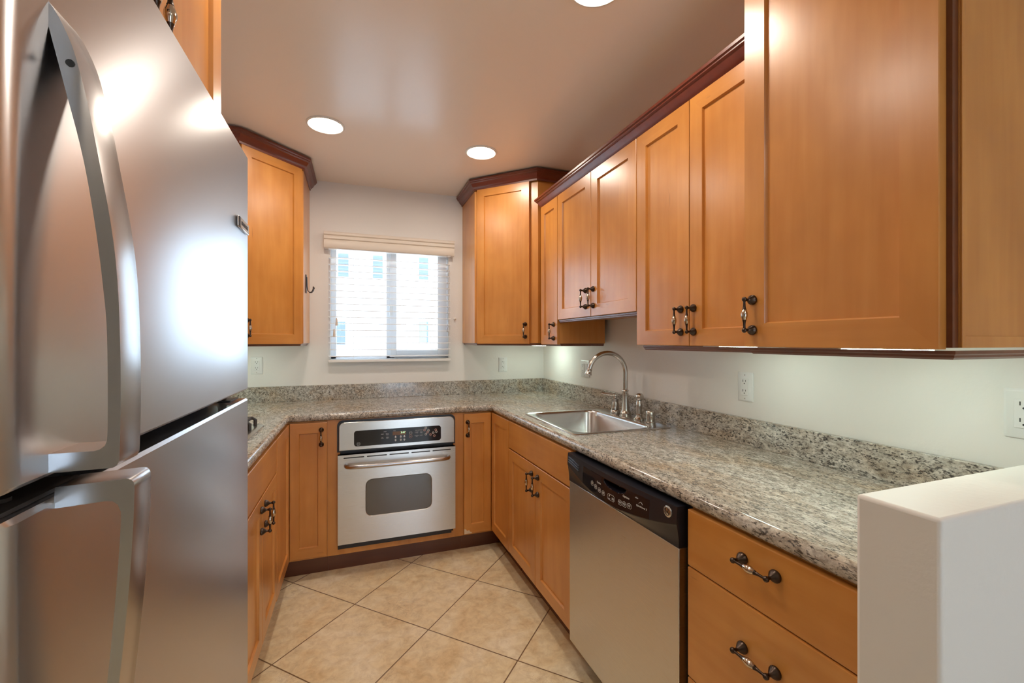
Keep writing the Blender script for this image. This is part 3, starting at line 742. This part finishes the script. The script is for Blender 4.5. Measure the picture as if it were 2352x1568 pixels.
# ------------------------------------------------------------------ fridge
FXF = -.240; FY = (.400, 1.168)
fg = empty('fridge', (FXF, FY[0], 0), LF); tag(fg, 'large stainless steel fridge with top freezer and long curved handles, filling the left edge', 'fridge')
FW = FY[1] - FY[0]
MB().box(.008, FW - .008, .085, .70, .03, 1.735).build('fridge_body', newmat('fridge_cabinet_grey', (.10, .10, .105), .45), fg, bev=.004)
def fdoor(z0, z1, name):
    P = [(FW, .075), (0.004, .075)]
    r = .036
    for i in range(9): t = PI + PI / 2 * i / 8; P.append((.0 + r + r * math.cos(t), r + r * math.sin(t)))
    for i in range(5): t = 1.5 * PI + PI / 2 * i / 4; P.append((FW - .008 + .008 * math.cos(t), .008 + .008 * math.sin(t)))
    P = P[::-1]
    def sc(d): return [(min(max(x, d), FW - d) if True else x, max(y, d)) for x, y in P]
    e2 = .004
    return MB().loft([[(x, y, z0) for x, y in sc(e2)], [(x, y, z0 + e2) for x, y in P], [(x, y, z1 - e2) for x, y in P], [(x, y, z1) for x, y in sc(e2)]]).build(name, STEELV, fg, smooth=30)
fz = fdoor(1.202, 1.747, 'freezer_door'); fd = fdoor(.060, 1.182, 'fridge_door')
MB().box(.012, FW - .012, .078, .0845, .07, 1.735).build('door_gasket', DGREY, fg)
MB().box(.0, .135, .010, .080, 1.1825, 1.1860).lathe([(.007, 0), (.007, .003), (0, .003)], (.035, .045, 1.186), n=12).lathe([(.007, 0), (.007, .003), (0, .003)], (.065, .030, 1.186), n=12).build('hinge_plate', IRON, fg, smooth=30)
MB().box(FW - .07, FW - .005, .02, .080, 1.1825, 1.1850).lathe([(.008, 0), (.008, .014), (0, .014)], (FW - .03, .045, 1.184), n=12).build('hinge_plate', IRON, fg, smooth=30)
MB().box(.01, FW - .01, .05, .6, .0, .055).build('kick_grille', BLACK, fg)
def fhandle(prof_out, prof_in, y0, y1, par, name, leg):
    """prof: (stand-off from door, z); bar spans local x y0..y1"""
    poly = prof_out + prof_in[::-1]
    mb = MB(); n_ = len(poly); bc = .006
    rings = []
    for xx, sh in ((y0, 0), (y1 - .006, 0), (y1, .0025)):
        cxm = sum(p[0] for p in poly) / n_
        rings.append([(xx, -max(p[0] - (sh if k < len(prof_out) else 0), -.001), p[1]) for k, p in enumerate(poly)])
    mb.loft(rings)
    return mb.build(name, HND, par, bev=.0030, smooth=60, seg=4)
def smooth_prof(pts, n=6):
    out = []
    P = [pts[0]] + list(pts) + [pts[-1]]
    for i in range(1, len(P) - 2):
        for k in range(n):
            t = k / n; q_ = []
            for c in (0, 1):
                p0, p1, p2, p3 = P[i - 1][c], P[i][c], P[i + 1][c], P[i + 2][c]
                q_.append(.5 * (2 * p1 + (p2 - p0) * t + (2 * p0 - 5 * p1 + 4 * p2 - p3) * t * t + (3 * p1 - p0 - 3 * p2 + p3) * t ** 3))
            out.append(tuple(q_))
    out.append(tuple(pts[-1])); return out
yo0, yo1 = .466 - FY[0], .509 - FY[0]
po = smooth_prof([(-.0005, 1.597), (.0065, 1.585), (.016, 1.560), (.0250, 1.519), (.0325, 1.473), (.0410, 1.417), (.0455, 1.370), (.0475, 1.315), (.0480, 1.260), (.0470, 1.212)])
pi_ = smooth_prof([(-.0005, 1.578), (.0105, 1.527), (.0220, 1.472), (.0300, 1.417), (.0355, 1.365), (.0385, 1.320), (.0390, 1.245), (.0380, 1.226)])
fhandle(po + [(.0455, 1.2080), (.0425, 1.2060), (-.0005, 1.2055)], pi_[:-1] + [(.0386, 1.230), (.0370, 1.2255), (.0335, 1.2225), (.030, 1.2215), (-.0005, 1.2215)], yo0, yo1, fz, 'freezer_handle', 0)
po = smooth_prof([(-.0005, .770), (.0085, .80), (.022, .86), (.034, .93), (.043, 1.01), (.0500, 1.09), (.0535, 1.15), (.0545, 1.185)])
pi_ = smooth_prof([(-.0005, .795), (.014, .86), (.026, .93), (.0345, 1.01), (.041, 1.09), (.0445, 1.15), (.0445, 1.168)])
fhandle(po + [(.0540, 1.1900), (.0520, 1.1925), (.049, 1.1935), (.0, 1.1915), (-.0005, 1.1815)], pi_[:-1] + [(.0442, 1.166), (.0425, 1.1715), (.0390, 1.1748), (.034, 1.1755), (-.0005, 1.1735)], yo0 + .008, yo1 + .004, fd, 'door_handle', 0)
for zz in (1.548,):
    MB().lathe([(.003, 0), (.003, .0008), (0, .0008)], (yo0 - .0009, -.014, zz), 'x', 10).build('handle_screw', SLOT, fz)
bd = MB().box(1.060 - FY[0], 1.150 - FY[0], -.005, 0, 1.560, 1.584).build('badge', LOGO, fz, bev=.002)
MB().box(1.0605 - FY[0], 1.0725 - FY[0], -.0056, -.005, 1.5615, 1.5825).build('badge_end', BLACK, bd)
text('FRIGIDAIRE', .0115, BLACK, bd, (1.110 - FY[0], -.0054, 1.572), name='badge_lettering')

# ------------------------------------------------------------------ outlets
def outlet(label, loc, rz, gangs=1, sw=None, grp=None):
    e = empty('wall_outlet', loc, rz); tag(e, label, 'outlet', grp); ww = .035 if gangs == 1 else .058
    MB().loft([[(a, 0, b) for a, b in rrect(-ww, ww, -.057, .057, .003, 3)], [(a, -.003, b) for a, b in rrect(-ww, ww, -.057, .057, .003, 3)], [(a, -.006, b) for a, b in rrect(-ww + .005, ww - .005, -.052, .052, .003, 3)]]).build('cover_plate', WHITE, e)
    cs = [0] if gangs == 1 else [-.023, .023]
    for k, c in enumerate(cs):
        f = MB().box(c - .0165, c + .0165, -.0085, -.0055, -.033, .033).build('rocker_switch' if k == sw else 'receptacle', WHITE, e, bev=.001)
        if k != sw:
            mb = MB()
            for s in (-1, 1):
                zc = s * .019
                mb.box(c - .0070, c - .0050, -.0089, -.0084, zc, zc + .009).box(c + .0050, c + .0068, -.0089, -.0084, zc + .001, zc + .008).lathe([(.0024, -.0089), (.0024, -.0084)], (c, 0, zc - .006), 'y', 10)
            mb.build('socket_slots', SLOT, f)
        elif False: pass
    MB().lathe([(.002, -.0065), (.002, -.006)], (0, 0, .046), 'y', 8).lathe([(.002, -.0065), (.002, -.006)], (0, 0, -.046), 'y', 8).build('cover_screws', HND, e)
    return e
outlet('white wall outlet on the back wall under the left diagonal cabinet, beside the fridge', (-.618, B - .0005, 1.157), BK)
outlet('white wall outlet on the back wall right of the window', (1.090, B - .0005, 1.132), BK)
outlet('double-width white plate with outlet and switch on the right wall left of the faucet', (R - .0005, 2.552, 1.133), RT, 2, 1)
outlet('white wall outlet on the right wall between the faucet and the half wall', (R - .0005, 1.286, 1.137), RT)
outlet('white outlet plate at the right edge of the photo above the half wall', (R - .0005, .508, 1.149), RT, 2)

# ------------------------------------------------------------------ lamps
def can(label, x, y):
    e = empty('recessed_ceiling_light', (x, y, CZ)); tag(e, label, 'ceiling light', 'round recessed lights in the kitchen ceiling')
    MB().lathe([(.092, -.0002), (.092, -.004), (.084, -.007), (.076, -.004), (.076, -.0002)], n=40).build('trim_ring', WHITE, e)
    MB().lathe([(.0755, -.0002), (.0755, -.0035), (.05, -.0055), (0, -.006)], n=40).build('lens', LAMP, e)
can('round recessed ceiling light at left, nearer the left diagonal cabinet', -.149, 2.395)
can('round recessed ceiling light in front of the right diagonal cabinet', .685, 2.435)
can('round recessed ceiling light cut off by the top edge of the photo', .700, 1.165)
can('recessed ceiling light above the photo top, over the aisle by the fridge', -.149, 1.165)
can('added fill light in the ceiling, unseen behind the viewer at the left', -1.0, -.9)  # extra lamp out of view, added to fill the kitchen with light
can('added fill light in the ceiling, unseen behind the viewer at the right', .9, -.9)  # second added fill lamp, also out of view
def strip(label, x0, x1, y0, y1, z0=1.284):
    e = empty('under_cabinet_light', ((x0 + x1) / 2, (y0 + y1) / 2, z0)); tag(e, label, 'light', 'slim lights under the wall cabinets')
    hx, hy = (x1 - x0) / 2, (y1 - y0) / 2
    MB().box(-hx, hx, -hy, hy, .0135, .0185).build('light_housing', WHITE, e)
    MB().box(-hx + .003, hx - .003, -hy + .003, hy - .003, 0, .0135).build('lens', LED, e, bev=.002)
strip('slim under-cabinet light beneath the two-door cabinet near the middle outlet', 1.17, 1.21, 1.03, 1.16)
strip('slim under-cabinet light beneath the deep near cabinet', 1.12, 1.17, .56, .73)
strip('slim under-cabinet light beneath the right diagonal corner cabinet', 1.22, 1.27, 2.80, 3.00)
strip('slim under-cabinet light beneath the left diagonal corner cabinet', -.73, -.68, 2.80, 3.00)

# ------------------------------------------------------------------ outside
EXW = newmat('neighbour_stucco', (.82, .82, .80), .8); EXG = newmat('neighbour_window_glass', (.12, .145, .17), .5)
gd = MB().box(-14, 14, B + .3, 22, -3.1, -3.0).build('ground', newmat('outdoor_paving', (.5, .5, .48), .9)); gd['kind'] = 'structure'
nb = empty('apartment_building', (0, 10.5, -3)); tag(nb, 'pale apartment building with windows and a balcony seen through the kitchen window', 'building')
MB().box(-9, 9, 0, 5, 0, 11).build('wall', EXW, nb)
for x, z in ((-.28, 6.04), (.46, 6.04), (1.51, 6.06), (1.51, 4.53), (-.35, 4.5), (-1.6, 6.04), (-1.6, 4.5), (2.9, 6.06), (2.9, 4.5)):
    f = MB().box(x - .14, x + .14, -.05, .0, z - .30, z + .30).build('window_frame', VINYL, nb)
    MB().box(x - .11, x + .11, -.06, -.052, z - .26, z + .26).build('window_pane', EXG, f)
rl_ = MB().box(-.10, .66, -.30, -.28, 5.69, 5.71).box(-.10, .66, -.30, 0, 5.20, 5.24)
for i in range(14): rl_.box(-.10 + i * .057, -.093 + i * .057, -.295, -.285, 5.24, 5.69)
rl_.build('balcony', newmat('balcony_metal', (.6, .62, .65), .5), nb)
